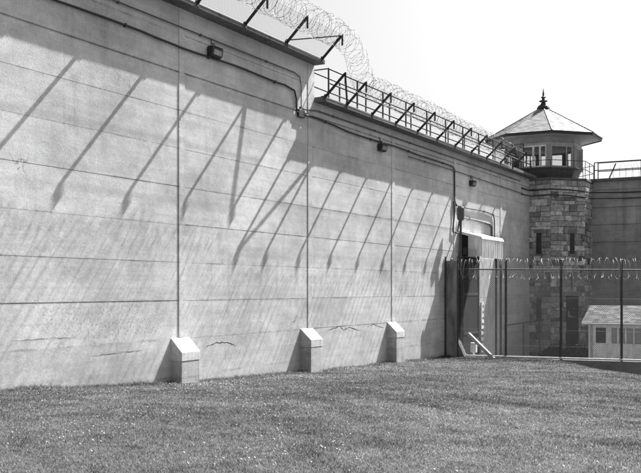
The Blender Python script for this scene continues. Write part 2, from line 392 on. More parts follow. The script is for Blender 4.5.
def helix(mb, pts, rad, pitch, r, hand=1, nper=14, jit=.10, barb=.028, seed=1):
    rr = random.Random(seed); pts = [Vector(p) for p in pts]
    seg = [(pts[i+1]-pts[i]).length for i in range(len(pts)-1)]; tot = sum(seg); turns = int(tot/pitch)
    line = []; N = turns*nper; rj = rad; tl = 0
    def at(sv):
        for i, L in enumerate(seg):
            if sv <= L or i == len(seg)-1: return pts[i].lerp(pts[i+1], sv/L), (pts[i+1]-pts[i]).normalized()
            sv -= L
    ph = rr.uniform(0, 6.28)
    js = [rr.uniform(1-jit, 1+jit) for _ in range(turns+2)]; ts = [rr.uniform(-.35, .35) for _ in range(turns+2)]
    os = [(rr.gauss(0, .03), rr.gauss(0, .04)) for _ in range(turns+2)]
    for i in range(N+1):
        c, t = at(tot*i/N); k = i/nper; f = k-int(k); k = int(k)
        rd = rad*(js[k]*(1-f)+js[k+1]*f); tl = ts[k]*(1-f)+ts[k+1]*f
        ox = os[k][0]*(1-f)+os[k+1][0]*f; oz = os[k][1]*(1-f)+os[k+1][1]*f
        h = Vector((t.y, -t.x, 0)).normalized(); a = ph+hand*2*math.pi*i/nper
        line.append(c+h*(rd*math.cos(a)+ox)+Vector((0, 0, rd*math.sin(a)+oz))+t*(tl*rd*math.cos(a+.5)))
    mb.tube(line, r, 4, False)
    if barb:
        for i in range(1, len(line)-1):
            t = (line[i+1]-line[i-1]).normalized(); q = t.cross(Vector((rr.uniform(-1, 1), rr.uniform(-1, 1), rr.uniform(-1, 1)))).normalized()
            c = line[i]; mb.add([c-t*.02, c+q*barb, c+t*.02, c-q*barb], [(0, 1, 2, 3)])
def coil(pts, rad, pitch, r, label, seed, barb=.011, mat='wire', nper=14):
    mb = MB(); helix(mb, pts, rad, pitch, r, 1, nper, .12, barb, seed); helix(mb, pts, rad*.94, pitch*1.12, r, -1, nper, .12, barb, seed+5)
    tag(mb.build('razor_coil', mat), label, 'razor wire')
hz = LT_H*D+ZE+RISE-.26; lz = LT_L*D+ZE+RISE-.33; cx = PX+DP+.40
coil([(cx, .5*D, hz), (cx, (YH-.04)*D, hz), (cx+.02, (YH+.005)*D, hz-.55), (cx, (YH+.04)*D, lz+.08)], .36, .28, .0030, 'razor wire coil along the arm tips of the high wall, spilling over the step', 3)
coil([(cx, (YH+.03)*D, lz+.06), (cx-.1, 2.95*D, lz-.08)], .36, .28, .0030, 'razor wire coil along the arm tips of the lower wall', 9)

def chain(mb, o, u, v, W, H, pitch, r):
    o = Vector(o); u = Vector(u).normalized(); v = Vector(v).normalized(); n = u.cross(v)
    for sgn in (1, -1):
        c = -H if sgn > 0 else 0; end = W if sgn > 0 else W+H
        s0 = c
        while s0 < end:
            # line  x = s0 + sgn*y
            ya, yb = 0.0, H
            if sgn > 0: ya = max(ya, -s0); yb = min(yb, W-s0)
            else: ya = max(ya, s0-W); yb = min(yb, s0)
            if yb-ya > .02:
                a = o+u*(s0+sgn*ya)+v*ya+n*(r*sgn); b = o+u*(s0+sgn*yb)+v*yb+n*(r*sgn)
                t = (b-a).normalized(); p = n.cross(t)*r; q = n*r
                mb.add([a+q, a-q*.5+p*.87, a-q*.5-p*.87, b+q, b-q*.5+p*.87, b-q*.5-p*.87], [(0, 1, 4, 3), (1, 2, 5, 4), (2, 0, 3, 5)])
            s0 += pitch
AV = Vector((DP, 0, RISE)); AL = AV.length
mb = MB(); chain(mb, (PX, .5*D, LT_H*D+ZE+.02), (0, 1, 0), AV, (YH-.01-.5)*D, AL, .066, .0016)
for f in (.03, .5, .99): mb.tube([Vector((PX, .5*D, LT_H*D+ZE+.02))+AV*f, Vector((PX, (YH-.008)*D, LT_H*D+ZE+.02))+AV*f], .004, 4)
tag(mb.build('wire_mesh', 'mesh'), 'wire mesh stretched along the leaning arms of the high wall', 'wire mesh')
mb = MB(); chain(mb, (PX, (YH+.006)*D, LT_L*D+ZE+.02), (0, 1, 0), AV, (3.10-YH)*D, AL, .075, .0009)
for f in (.03, .5, .99): mb.tube([Vector((PX, (YH+.006)*D, LT_L*D+ZE+.02))+AV*f, Vector((PX, 3.10*D, LT_L*D+ZE+.02))+AV*f], .0035, 4)
tag(mb.build('wire_mesh', 'mesh'), 'wire mesh stretched along the leaning arms of the lower wall', 'wire mesh')

# ------------------------------------------------------------------ walkway railings on the wall tops
def railing(a, b, zt, label, spacing, r=.028, ends=()):
    a = Vector(a); b = Vector(b); L = (b-a).length; t = (b-a)/L
    rt = thing('walkway_railing', label, 'railing', a)
    n = max(1, round(L/spacing))
    for i in range(n+1):
        m = MB(); p = a+t*(L*i/n); m.tube([p-Vector((0, 0, .02)), p+Vector((0, 0, zt))], r, 6); m.build('post', 'iron', rt)
    for k, f in enumerate((1, .52)):
        m = MB(); pts = [a+Vector((0, 0, zt*f)), b+Vector((0, 0, zt*f))]
        m.tube(pts, r*.95, 6); m.build('rail', 'iron', rt)
    return rt
zl = LT_L*D+ZE
railing((.31, 1.815*D, zl), (.31, 3.36*D, zl), .065*D, 'outer iron railing along the top of the lower wall', .14*D)
railing((-.33, 1.815*D, zl), (-.33, 3.36*D, zl), .065*D, 'inner iron railing along the top of the lower wall, behind the outer one', .14*D)
m = MB(); m.tube([(-.33, 1.815*D, zl+.065*D), (.31, 1.815*D, zl+.065*D)], .02, 6); tag(m.build('end_bar', 'iron'), 'short iron bar joining the two wall top railings beside the step', 'bar')
railing((.19*D, (YB-.012)*D, zl), (1.9*D, (YB-.012)*D, zl), .062*D, 'iron railing along the top edge of the end wall', .17*D)
railing((.19*D, (YB+.05)*D, zl), (1.9*D, (YB+.05)*D, zl), .068*D, 'iron railing at the back of the end wall top', .17*D)
for i, (x, dx) in enumerate(((.247, .028), (.40, .006), (.56, .02), (.74, .02))):
    m = MB(); q = Vector((x*D, (YB-.02)*D, zl)); m.tube([q, q+Vector((dx*D, -.25, .052*D))], .032, 6)
    tag(m.build('bracket_arm', 'iron'), ['slanted iron arm on the end wall top, nearest the tower', 'near upright iron arm on the end wall top, second from the tower', 'slanted iron arm on the end wall top, third from the tower', 'slanted iron arm on the end wall top, fourth from the tower'][i], 'bracket arm', 'arms on the end wall top')
mb = MB(); helix(mb, [(.25*D, (YB-.01)*D, zl+.35), (1.9*D, (YB-.01)*D, zl+.38)], .34, .32, .006, 1, 14, .15, .02, 71)
tag(mb.build('razor_coil', 'wire'), 'razor wire coil along the top of the end wall', 'razor wire')

# ------------------------------------------------------------------ guard tower
TC = Vector((0.004*D, 3.60*D, 0)); tocam = Vector((D, 0, 0))-TC; az0 = math.atan2(tocam.y, tocam.x)
VANG = [az0+math.radians(8+45*k) for k in range(8)]
def ring(R, z, n=8): return [Vector((TC.x+R*math.cos(a), TC.y+R*math.sin(a), z)) for a in VANG]
tw = thing('guard_tower', 'octagonal stone guard tower with a glazed cabin and slate roof in the wall corner', 'guard tower', (TC.x, TC.y, yard_z*D+ZE))
zb, zt = (yard_z-.02)*D+ZE, .402*D+ZE
RS = 2.60
mb = MB(); mb.tone = .45; mb.prism(ring(RS-.035, zb), ring(RS-.035, zt))
rs = random.Random(5)
for k in range(8):
    a = ring(RS, 0)[k]; b = ring(RS, 0)[(k+1) % 8]; t = (b-a).normalized(); L = (b-a).length; n = Vector((t.y, -t.x, 0))
    if n.dot(a-TC) < 0: n = -n
    z = zb
    while z < zt-.02:
        h = min(rs.choice((.18, .22, .26, .30, .36)), zt-z); 
        if zt-z-h < .1: h = zt-z
        s = 0
        while s < L-.01:
            wdt = min(rs.choice((rs.uniform(.2, .45), rs.uniform(.35, .95))), L-s)
            if L-s-wdt < .16: wdt = L-s
            g = .009; o0 = rs.uniform(.0, .035); c = a+t*(s+wdt/2)+Vector((0, 0, z+h/2))-n*.03
            mb.tone = rs.choice((.45, .65, .8, .95, 1.0, 1.1, 1.25, 1.55)) * rs.uniform(.9, 1.1)
            j = [rs.uniform(-.012, .012) for _ in range(4)]; w4 = [t*rs.uniform(-.014, .014)+Vector((0, 0, rs.uniform(-.014, .014))) for _ in range(4)]
            u2 = t*(wdt/2-g); v2 = Vector((0, 0, h/2-g)); f = n*(.03+o0); bv = .022
            mb.hexa([c-u2-v2, c+u2-v2, c+u2-v2*1+n*(.03+o0-bv), c-u2-v2+n*(.03+o0-bv),
                     c-u2+v2, c+u2+v2, c+u2+v2+n*(.03+o0-bv), c-u2+v2+n*(.03+o0-bv)])
            i0 = len(mb.v); q = c+f; u3 = t*(wdt/2-g-bv); v3 = Vector((0, 0, h/2-g-bv)); e = c+n*(.03+o0-bv)
            mb.add([e-u2-v2, e+u2-v2, e+u2+v2, e-u2+v2, q-u3-v3+n*j[0]+w4[0], q+u3-v3+n*j[1]+w4[1], q+u3+v3+n*j[2]+w4[2], q-u3+v3+n*j[3]+w4[3]],
                   [(4, 5, 6, 7), (0, 1, 5, 4), (1, 2, 6, 5), (2, 3, 7, 6), (3, 0, 4, 7)])
            s += wdt
        z += h
mb.build('stone_shaft', 'stone', tw)
def on_face(k, fr, zc, wdt, h, name, mat, depth=.05, par=None, out=.03):
    a = ring(RS, 0)[k]; b = ring(RS, 0)[(k+1) % 8]; t = (b-a).normalized(); n = Vector((t.y, -t.x, 0))
    if n.dot(a-TC) < 0: n = -n
    c = a.lerp(b, fr)+Vector((0, 0, zc))+n*(out-depth/2+.008)
    m = MB(); m.obox(c, t, n, (0, 0, 1), wdt/2, depth/2, h/2); return m.build(name, mat, par or tw)
# faces seen from the lawn: between vertex 7 and 0 (left) and between 0 and 1 (right); angle grows towards camera right
def zpx(y, t=47.8): return (289-y)/940*t+ZE
for k, fr, y0, y1, wd in ((7, .70, 233, 254, .26), (0, .62, 233, 254, .26), (7, .70, 297, 320, .26)):
    s_ = on_face(k, fr, (zpx(y0)+zpx(y1))/2, wd, abs(zpx(y0)-zpx(y1)), 'window_slit', 'dglass')
    on_face(k, fr, zpx(y0)+.09, wd+.25, .16, 'lintel', 'kerb', .06, tw, .045); on_face(k, fr, zpx(y1)-.05, wd+.18, .10, 'sill', 'kerb', .06, tw, .05)
dr = on_face(0, .62, (zpx(296)+zb)/2+.1, .72, zpx(296)-zb-.2, 'door', 'steel', .05)
on_face(0, .62, zpx(296)+.12, 1.0, .20, 'lintel', 'kerb', .07, tw, .05)
on_face(0, .62, zpx(281), .10, .75, 'downpipe', 'galv', .10, tw, .10)
# deck, flared skirt, cabin
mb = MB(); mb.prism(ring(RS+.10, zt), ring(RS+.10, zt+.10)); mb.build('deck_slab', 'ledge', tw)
zs0, zs1 = zt+.10, zt+.66
mb = MB(); mb.prism(ring(1.72, zs0), ring(1.98, zs1)); mb.build('cabin_skirt', 'darkpaint', tw)
RC = 2.0; zw0, zw1, zso = zs1, 7.42+ZE, 7.86+ZE
mb = MB(); mb.prism(ring(RC+.06, zs1), ring(RC+.06, zs1+.07)); mb.build('cabin_floor_band', 'darkpaint', tw)
mb = MB(); mb.prism(ring(RC-.03, zw1+.12), ring(RC-.03, zso-.02)); mb.build('cabin_frieze', 'soffit', tw)
mb = MB(); mb.prism(ring(RC+.02, zw1), ring(RC+.02, zw1+.12)); mb.build('window_head', 'trim', tw)
for k in range(8):
    m = MB(); a = ring(RC-.02, 0)[k]; r0 = (a-TC).normalized(); t0 = Vector((-r0.y, r0.x, 0))
    m.obox(Vector((a.x, a.y, (zs1+.07+zw1)/2)), r0, t0, (0, 0, 1), .07, .11, (zw1-zs1-.07)/2); m.build('corner_post', 'soffit', tw)
    b = ring(RC-.02, 0)[(k+1) % 8]; t = (b-a).normalized(); n = Vector((t.y, -t.x, 0)); L = (b-a).length
    if n.dot(a-TC) < 0: n = -n
    hz_ = (zw1-zs1-.07)/2; zc = zs1+.07+hz_; mid = (a+b)/2; mid = Vector((mid.x, mid.y, zc))-n*.03
    wf = MB(); hw_ = L/2-.115
    for zz in (-hz_+.04, hz_-.04): wf.obox(mid+Vector((0, 0, zz)), t, n, (0, 0, 1), hw_, .035, .04)
    for ss in (-1, 1): wf.obox(mid+t*ss*(hw_-.035), t, n, (0, 0, 1), .035, .035, hz_-.08)
    if k == 7:       # half glazed door with a pale frame
        wf.obox(mid+t*(-.05), t, n, (0, 0, 1), .05, .04, hz_-.08); wf.obox(mid+t*.30, t, n, (0, 0, 1), .045, .04, hz_-.08)
    elif k == 0: wf.obox(mid+t*.28, t, n, (0, 0, 1), .025, .03, hz_-.08)
    else: wf.obox(mid, t, n, (0, 0, 1), .025, .03, hz_-.08)
    fo = wf.build('window_frame', 'white' if k == 7 else 'trim', tw)
    g = MB(); g.obox(mid, t, n, (0, 0, 1), hw_-.07, .004, hz_-.08); g.build('pane', 'glass', fo)
# cabin inside: desk ring and a back cupboard so that the glass is not empty
m = MB(); m.prism(ring(1.75, zs1+.072), ring(1.75, zs1+.16)); m.build('cabin_desk', 'inside', tw)
# roof
RR = 3.06; ze_ = 7.96+ZE; zap = 9.72+ZE
mb = MB(); mb.prism(ring(RC-.04, zso-.03), ring(RR-.05, zso+.02)); mb.prism(ring(RR-.05, zso+.021), ring(RR-.05, zso+.05)); mb.build('soffit', 'soffit', tw)
mb = MB()
oi, oo = ring(RR-.04, zso-.03), ring(RR, zso-.03)
oi2, oo2 = ring(RR-.04, ze_), ring(RR, ze_)
for k in range(8):
    j = (k+1) % 8; mb.hexa([oi[k], oo[k], oo[j], oi[j], oi2[k], oo2[k], oo2[j], oi2[j]])
mb.build('fascia', 'iron', tw)
mb = MB(); rs = random.Random(8); NC = 19
for k in range(8):
    a = ring(RR+.03, ze_)[k]; b = ring(RR+.03, ze_)[(k+1) % 8]; ap = Vector((TC.x, TC.y, zap)); fn = (b-a).cross(ap-a).normalized()
    if fn.z < 0: fn = -fn
    for c in range(NC):
        f0, f1 = c/NC, (c+1)/NC; A0, B0 = a.lerp(ap, f0), b.lerp(ap, f0); A1, B1 = a.lerp(ap, f1), b.lerp(ap, f1)
        L = (B0-A0).length; nt_ = max(1, int(L/.27)); off = rs.uniform(0, 1)
        cuts = [0.0]+[min(1, max(0, (i+off)/nt_)) for i in range(nt_)]+[1.0]
        for i in range(len(cuts)-1):
            s0, s1 = cuts[i], cuts[i+1]
            if s1-s0 < .01: continue
            mb.tone = rs.uniform(.72, 1.22); lf = fn*(.022+rs.uniform(0, .008)); lt = fn*.004
            p0, p1, p2, p3 = A0.lerp(B0, s0)+lf, A0.lerp(B0, s1)+lf, A1.lerp(B1, s1)+lt, A1.lerp(B1, s0)+lt
            q0, q1 = A0.lerp(B0, s0), A0.lerp(B0, s1)
            mb.add([p0, p1, p2, p3, q0, q1], [(0, 1, 2, 3), (4, 5, 1, 0)])
mb.build('slate_roof', 'slate', tw)
mb = MB(); 
for k in range(8): mb.tube([ring(RR+.03, ze_+.03)[k], Vector((TC.x, TC.y, zap+.02))], .035, 6)
mb.build('hip_roll', 'slate', tw)
mb = MB(); mb.lathe((TC.x, TC.y, zap-.10), [(.36, 0), (.30, .12), (.15, .24), (.10, .34), (.22, .38), (.23, .42), (.09, .47), (.07, .56), (.13, .59), (.14, .62), (.055, .66), (.045, .78), (.065, .81), (.04, .86), (.012, 1.08)], 10)
mb.build('finial', 'iron', tw, smooth=False)
mb = MB(); zr = zt+.10
R1 = RS+.02
for f in (1, .52):
    rg = ring(R1, zr+.9*f)
    for k in range(8): mb.tube([rg[k], rg[(k+1) % 8]], .018, 6)
rl = mb.build('deck_rail', 'iron', tw)
for k in range(8):
    for fr in (0, .5):
        m = MB(); q = ring(R1, zr)[k].lerp(ring(R1, zr)[(k+1) % 8], fr); m.tube([q, q+Vector((0, 0, .9))], .018, 6); m.build('rail_post', 'iron', tw)
# wire screen left of the cabin
mb = MB(); a = ring(RS, zr)[6]; b = ring(RS, zr)[7]; a = a.lerp(b, .05); b = b.lerp(ring(RS, zr)[0], .30)
c0 = ring(RS, zr)[7]; 
for p, q in ((a, c0), (c0, b)):
    chain(mb, p, (q-p), (0, 0, 1), (q-p).length, 1.75, .085, .0035)
    for s in (0, 1): mb.tube([p.lerp(q, s), p.lerp(q, s)+Vector((0, 0, 1.8))], .028, 6)
    mb.tube([p+Vector((0, 0, 1.78)), q+Vector((0, 0, 1.78))], .02, 6)
mb.build('wire_screen', 'iron', tw)
# pipes strapped round the shaft
def wrap(z, R, sag, name, lab, r=.03):
    m = MB(); pts = []
    pts.append(Vector((.03, 3.32*D, z))); 
    for k, fr in ((7, .0), (7, .5), (0, 0), (0, .5), (1, 0), (1, .6)):
        q = ring(R, z+random.uniform(-sag, sag))[k].lerp(ring(R, z)[(k+1) % 8], fr); pts.append(q)
    pts.append(Vector((.30*D, (YB-.006)*D, z-.03))); pts.append(Vector((.9*D, (YB-.006)*D, z-.05)))
    pts = [p for p in pts if p.x > 0.02]
    m.tube(pts, r, 6); tag(m.build(name, 'cable'), lab, 'pipe')
wrap(zpx(190), RS+.07, .05, 'pipe', 'upper dark pipe wrapped round the tower shaft below its deck', .035)
wrap(zpx(196), RS+.07, .08, 'pipe', 'lower dark pipe wrapped round the tower shaft below its deck', .028)

# ------------------------------------------------------------------ conduits and floodlights on the long wall
def run(pts, r, label, mat='pipe', name='conduit', cat='conduit', clips=0, sag=0, x=.045):
    m = MB(); q = [P(0, y, z)+Vector((x, 0, 0)) for y, z in pts]
    dn = [q[0]]
    for i in range(len(q)-1):
        n = max(1, int((q[i+1]-q[i]).length/.5))
        for j in range(1, n+1):
            p = q[i].lerp(q[i+1], j/n)
            if sag and j < n: p = p+Vector((0, 0, sag*math.sin(p.y*1.3)+random.uniform(-sag, sag)*.4))
            dn.append(p)
    m.tube(dn, r, 6)
    for i in range(3, len(dn)-1, 6): m.box(.0, x+r+.004, dn[i].y-.02, dn[i].y+.02, dn[i].z-r-.012, dn[i].z+r+.012)
    return tag(m.build(name, mat), label, cat)
run([(-.5, .455), (1.70, .454), (1.722, .449), (1.728, .43), (1.728, .385), (1.74, .3835)], .017, 'upper thin conduit along the top of the high wall, bending down at the step')
run([(-.5, .422), (.9, .421), (1.66, .4205), (1.70, .416), (1.708, .40), (1.708, .374), (1.72, .372)], .027, 'thick black cable along the high wall below the thin conduit', 'cable', 'cable', 'cable', 0, .02)
run([(1.735, .382), (1.80, .390), (2.6, .389), (3.30, .388)], .02, 'thin conduit along the top of the lower wall')
run([(1.72, .372), (1.80, .373), (1.95, .366), (2.15, .366), (2.3, .366), (2.625, .362), (2.64, .355), (2.642, .262), (2.655, .250), (2.70, .249), (2.95, .2485), (3.0, .246), (3.01, .23), (3.012, .165)], .026, 'black cable across the lower wall that drops down and turns above the porch', 'cable', 'cable', 'cable', 0, .012)
run([(2.30, .352), (2.60, .352), (3.05, .348), (3.33, .345)], .02, 'thin lower conduit on the lower wall right of the third pilaster')
m = MB(); m.box(.005, .075, 1.715*D, 1.74*D, .364*D+ZE, .380*D+ZE); tag(m.build('junction_box', 'cable', bevel=.01), 'small black junction box where the cables meet under the step', 'junction box')
run([(2.69, .212), (2.70, .217), (2.72, .218), (2.90, .214), (2.96, .212), (2.985, .205), (2.985, .165)], .045, 'fat grey pipe arching over the porch roof', 'wire', 'pipe', 'pipe')
m = MB(); pts = [P(0, 2.632+.006*math.sin(i*.4), .26-.09*i/12)+Vector((.05, 0, 0)) for i in range(13)]
pts += [P(0, 2.65+.03*(i/8), .168-.006*math.sin(i/8*3.14)+.05*(i/8)**2)+Vector((.06, 0, 0)) for i in range(9)]
m.tube(pts, .03, 6); tag(m.build('cable', 'cable'), 'black cable hanging in a loop left of the porch', 'cable')
def flood(y, z, label, first=None):
    t = thing('floodlight', label, 'floodlight', P(0, y, z), 'floodlights on the wall'); c = P(0, y, z)
    m = MB(); prof = [(.012, -.12), (.012, .10), (.04, .125), (.19, .125), (.19, .05), (.16, -.08), (.10, -.12)]
    m.prism([c+Vector((x, -.23, zz)) for x, zz in prof], [c+Vector((x, .23, zz)) for x, zz in prof]); m.build('housing', 'cable', t, bevel=.01)
    m = MB(); m.hexa([c+Vector(p) for p in ((.161, -.17, -.075), (.170, -.17, -.08), (.170, .17, -.08), (.161, .17, -.075), (.188, -.17, .042), (.198, -.17, .042), (.198, .17, .042), (.188, .17, .042))]); m.build('lens', 'galv', t)
    m = MB(); m.box(c.x+.19, c.x+.22, c.y-.18, c.y+.18, c.z+.105, c.z+.12); m.build('visor', 'pipe', t)
    m = MB(); m.tube([c+Vector((.10, 0, .12)), c+Vector((.09, 0, .20)), c+Vector((.02, 0, .26))], .02, 6); m.box(c.x, c.x+.04, c.y-.05, c.y+.05, c.z+.22, c.z+.36); m.build('bracket', 'galv', t)
    return t
f1 = flood(1.408, .431, 'box floodlight on the high wall, the largest one on the left')
f1['label'] = 'box floodlight on the high wall below the razor wire'
dup(f1, P(0, 2.128, .352), 'box floodlight on the lower wall left of the third pilaster')
dup(f1, P(0, 2.79, .328), 'box floodlight on the lower wall above the porch')

# ------------------------------------------------------------------ porch over the wall door
pr = thing('porch', 'sheet metal porch with a bright roof over the door in the lower wall', 'porch', P(.036, 2.78, -.2))
y0, y1, px = 2.685, 2.885, .073
def G(x, y): return float(ground(x, y))
m = MB()   # roof: white sheet with a drooping front
m.hexa([P(.0005, y0-.006, .168), P(px-.003, y0-.006, .1485), P(px-.003, y1+.006, .1485), P(.0005, y1+.006, .168),
        P(.0005, y0-.006, .176), P(px-.003, y0-.006, .157), P(px-.003, y1+.006, .157), P(.0005, y1+.006, .176)]); m.build('roof', 'white', pr)
m = MB(); N_ = 44    # corrugated front apron
for i in range(N_):
    a = y0+(y1-y0)*i/N_; b = y0+(y1-y0)*(i+1)/N_; xa = px+.0012*math.sin(i*1.57); xb = px+.0012*math.sin((i+1)*1.57)
    m.hexa([P(xa-.001, a, .094), P(xa, a, .094), P(xb, b, .094), P(xb-.001, b, .094), P(xa-.001, a, .156), P(xa, a, .156), P(xb, b, .156), P(xb-.001, b, .156)])
m.build('corrugated_apron', 'sheet', pr)
m = MB(); m.hexa([P(px-.003, y0-.006, .1565), P(px+.0019, y0-.006, .149), P(px+.0019, y1+.004, .149), P(px-.003, y1+.004, .1565), P(px-.003, y0-.006, .160), P(px+.0021, y0-.006, .1505), P(px+.0021, y1+.004, .1505), P(px-.003, y1+.004, .160)]); m.build('flashing', 'white', pr)
m = MB(); m.hexa([P(.0295, y0, .098), P(px-.0015, y0, .098), P(px-.0015, y0+.002, .098), P(.0295, y0+.002, .098), P(.0295, y0, .1605), P(px-.0015, y0, .149), P(px-.0015, y0+.002, .149), P(.0295, y0+.002, .1605)]); m.build('side_panel', 'sheet', pr)
m = MB(); m.hexa([P(.001, y0+.003, .098), P(.029, y0+.003, .098), P(.029, y0+.005, .098), P(.001, y0+.005, .098), P(.001, y0+.003, .169), P(.029, y0+.003, .161), P(.029, y0+.005, .161), P(.001, y0+.005, .169)]); m.build('side_panel', 'steel', pr)
m = MB(); m.box(.034*D, .052*D, (y0-.014)*D, (y0-.001)*D, .101*D+ZE, .118*D+ZE); m.build('lamp_box', 'trim', pr, bevel=.01)
m = MB(); m.box(.016*D, .030*D, (y0-.012)*D, (y0-.001)*D, .102*D+ZE, .124*D+ZE); m.build('vent_box', 'cable', pr, bevel=.01)
for x, y, r in ((px-.006, y1-.004, .05), (px-.006, y1-.05, .045), (px-.022, y1-.004, .04), (.010, y0+.004, .06)):
    m = MB(); q = P(x, y, 0); m.tube([(q.x, q.y, G(x, min(y, 2.6))*D+ZE-.8), (q.x, q.y, .100*D+ZE)], r, 8); m.build('post', 'dpost', pr)
gz = -.262*D+ZE
dd = thing('door', 'dark steel door in the lower wall under the porch', 'door', P(.002, 2.77, -.25))
m = MB(); m.box(.002, .05, 2.69*D, 2.85*D, gz, .098*D+ZE); m.build('door_leaf', 'steel', dd)
m = MB(); m.box(.051, .07, 2.838*D, 2.846*D, gz+1.3, gz+1.5); m.build('handle', 'galv', dd)
m = MB()
for yy in (2.683, 2.853): m.box(.001, .075, yy*D-.05, yy*D+.05, gz, .104*D+ZE)
m.build('door_frame', 'dpost', dd)
m = MB(); m.box(.002, .02, 2.862*D, 3.0*D, gz, .098*D+ZE); tag(m.build('lit_wall_panel', 'lit_wall'), 'pale panel standing in for sunlit wall right of the steel door', 'panel')  # sunlit stretch of wall put in as a separate pale panel
ld = thing('ladder', 'short pale ladder standing against the sunlit wall panel beside the steel door', 'ladder', P(.008, 2.88, -.26))
for yy in (2.868, 2.894):
    m = MB(); m.box(.06, .10, yy*D-.025, yy*D+.025, gz, -.045*D+ZE); m.build('side_rail', 'trim', ld)
for i in range(11):
    m = MB(); zz = gz+.3+.26*i; m.box(.05, .11, 2.868*D+.026, 2.894*D-.026, zz, zz+.14); m.build('rung', 'white', ld)
for zz in (.06, -.06, -.18):
    m = MB(); m.box(.051, .062, 2.695*D, 2.715*D, zz*D+ZE-.06, zz*D+ZE+.06); m.build('hinge', 'galv', dd)
m = MB()
for a, b in ((.084, .092), (-.02, -.012), (-.14, -.132)): m.box(.051, .066, 2.72*D, 2.846*D, a*D+ZE, b*D+ZE)
m.build('cross_rail', 'dpost', dd)
sc = thing('side_screen', 'rust streaked sheet metal screen standing out from the wall left of the porch', 'screen', P(.02, 2.57, -.2))
m = MB(); m.box(.004, .040*D, 2.57*D, 2.57*D+.05, G(.02, 2.57)*D+ZE-.3, .082*D+ZE); m.build('sheet', 'rust', sc)
for x in (.003, .040):
    m = MB(); m.tube([P(x, 2.5685, -.24), P(x, 2.5685, .094)], .035, 8); m.build('post', 'dpost', sc)
fl = thing('lamp_post', 'dark pole with a drum shaped lamp rising beside the porch', 'lamp post', P(.028, 2.625, -.2))
m = MB(); m.tube([P(.028, 2.625, -.26), P(.028, 2.625, .205)], .05, 8); m.build('pole', 'dpost', fl)
m = MB(); m.lathe(P(.028, 2.625, .20), [(.05, 0), (.12, .05), (.15, .12), (.15, .50), (.16, .52), (.10, .60)], 12); m.build('lamp_head', 'pipe', fl)
# odd things by the gate
bb = MB(); a = P(.075, 2.56, -.128); b_ = P(.145, 2.575, -.198); dv = (b_-a).normalized()
bb.obox((a+b_)/2, dv, Vector((0, 1, 0)), dv.cross(Vector((0, 1, 0))), (b_-a).length/2, .09, .06); tag(bb.build('plank', 'trim'), 'white plank leaning diagonally inside the fence below the porch', 'plank')
ub = thing('utility_box', 'small white box on a short post inside the fence', 'utility box', P(.05, 2.66, -.25))
m = MB(); c = P(.056, 2.66, -.175); m.box(c.x-.12, c.x+.12, c.y-.1, c.y+.1, c.z-.18, c.z+.22); m.build('box', 'white', ub, bevel=.02)
m = MB(); m.tube([(c.x, c.y, c.z-1.2), (c.x, c.y, c.z-.17)], .05, 8); m.build('post', 'white', ub)
m = MB()
c = P(.03, 2.60, -.155); m.hexa([c+Vector(p) for p in ((-.12, -.08, -.5), (.30, -.08, -.62), (.30, .3, -.62), (-.12, .3, -.5), (-.24, -.08, .08), (-.06, -.08, .16), (-.06, .3, .16), (-.24, .3, .08))])
tag(m.build('chute', 'pipe', bevel=.02), 'tilted grey metal chute at the foot of the lamp post', 'chute')
pr2 = thing('pipe_rail', 'low dark pipe rail beside the long wall in front of the tower', 'railing', P(.05, 3.2, yard_z))
for y in (2.95, 3.15, 3.35):
    m = MB(); m.tube([P(.06, y, yard_z), P(.06, y, -.115)], .03, 6); m.build('post', 'dpost', pr2)
m = MB(); m.tube([P(.06, 2.95, -.118), P(.06, 3.40, -.112)], .035, 6); m.build('rail', 'dpost', pr2)
def shade_bush(x, y, r, h, label, seed):  # near-black bushes added to give the shaded yard its darkness
    q = P(x, y, yard_z); rs_ = np.random.default_rng(seed); t = thing('shade_bush', label, 'shade_bush', q)
    m = MB()
    for _ in range(3500):
        d = rs_.normal(size=3); d /= np.linalg.norm(d); k = r*rs_.uniform(.5, 1.05)*(1+.25*math.sin(d[0]*5+seed)+.2*math.sin(d[1]*7))
        c = Vector((q.x+d[0]*k, q.y+d[1]*k*.8, q.z+h*.5+d[2]*h*.5*rs_.uniform(.6, 1.05)))
        u = Vector(rs_.normal(size=3)).normalized(); v = u.orthogonal().normalized(); s_ = rs_.uniform(.018, .045); m.tone = rs_.uniform(.5, 1.4)
        m.add([c-u*s_*1.6, c+v*s_, c+u*s_*1.6, c-v*s_], [(0, 1, 2, 3)])
    m.build('foliage', 'leaf', t)
    m = MB()
    for i in range(5): a = i*1.26; m.tube([(q.x, q.y, q.z), (q.x+.3*r*math.cos(a), q.y+.3*r*math.sin(a), q.z+h*.6)], [.03, .01], 5)
    m.build('stem', 'dpost', t)
shade_bush(.22, 3.25, .8, .95, 'low dark bush standing in for yard shade at the foot of the guard tower', 6)
shade_bush(.13, 3.28, .7, .85, 'low dark bush standing in for yard shade where the tower meets the long wall', 8)

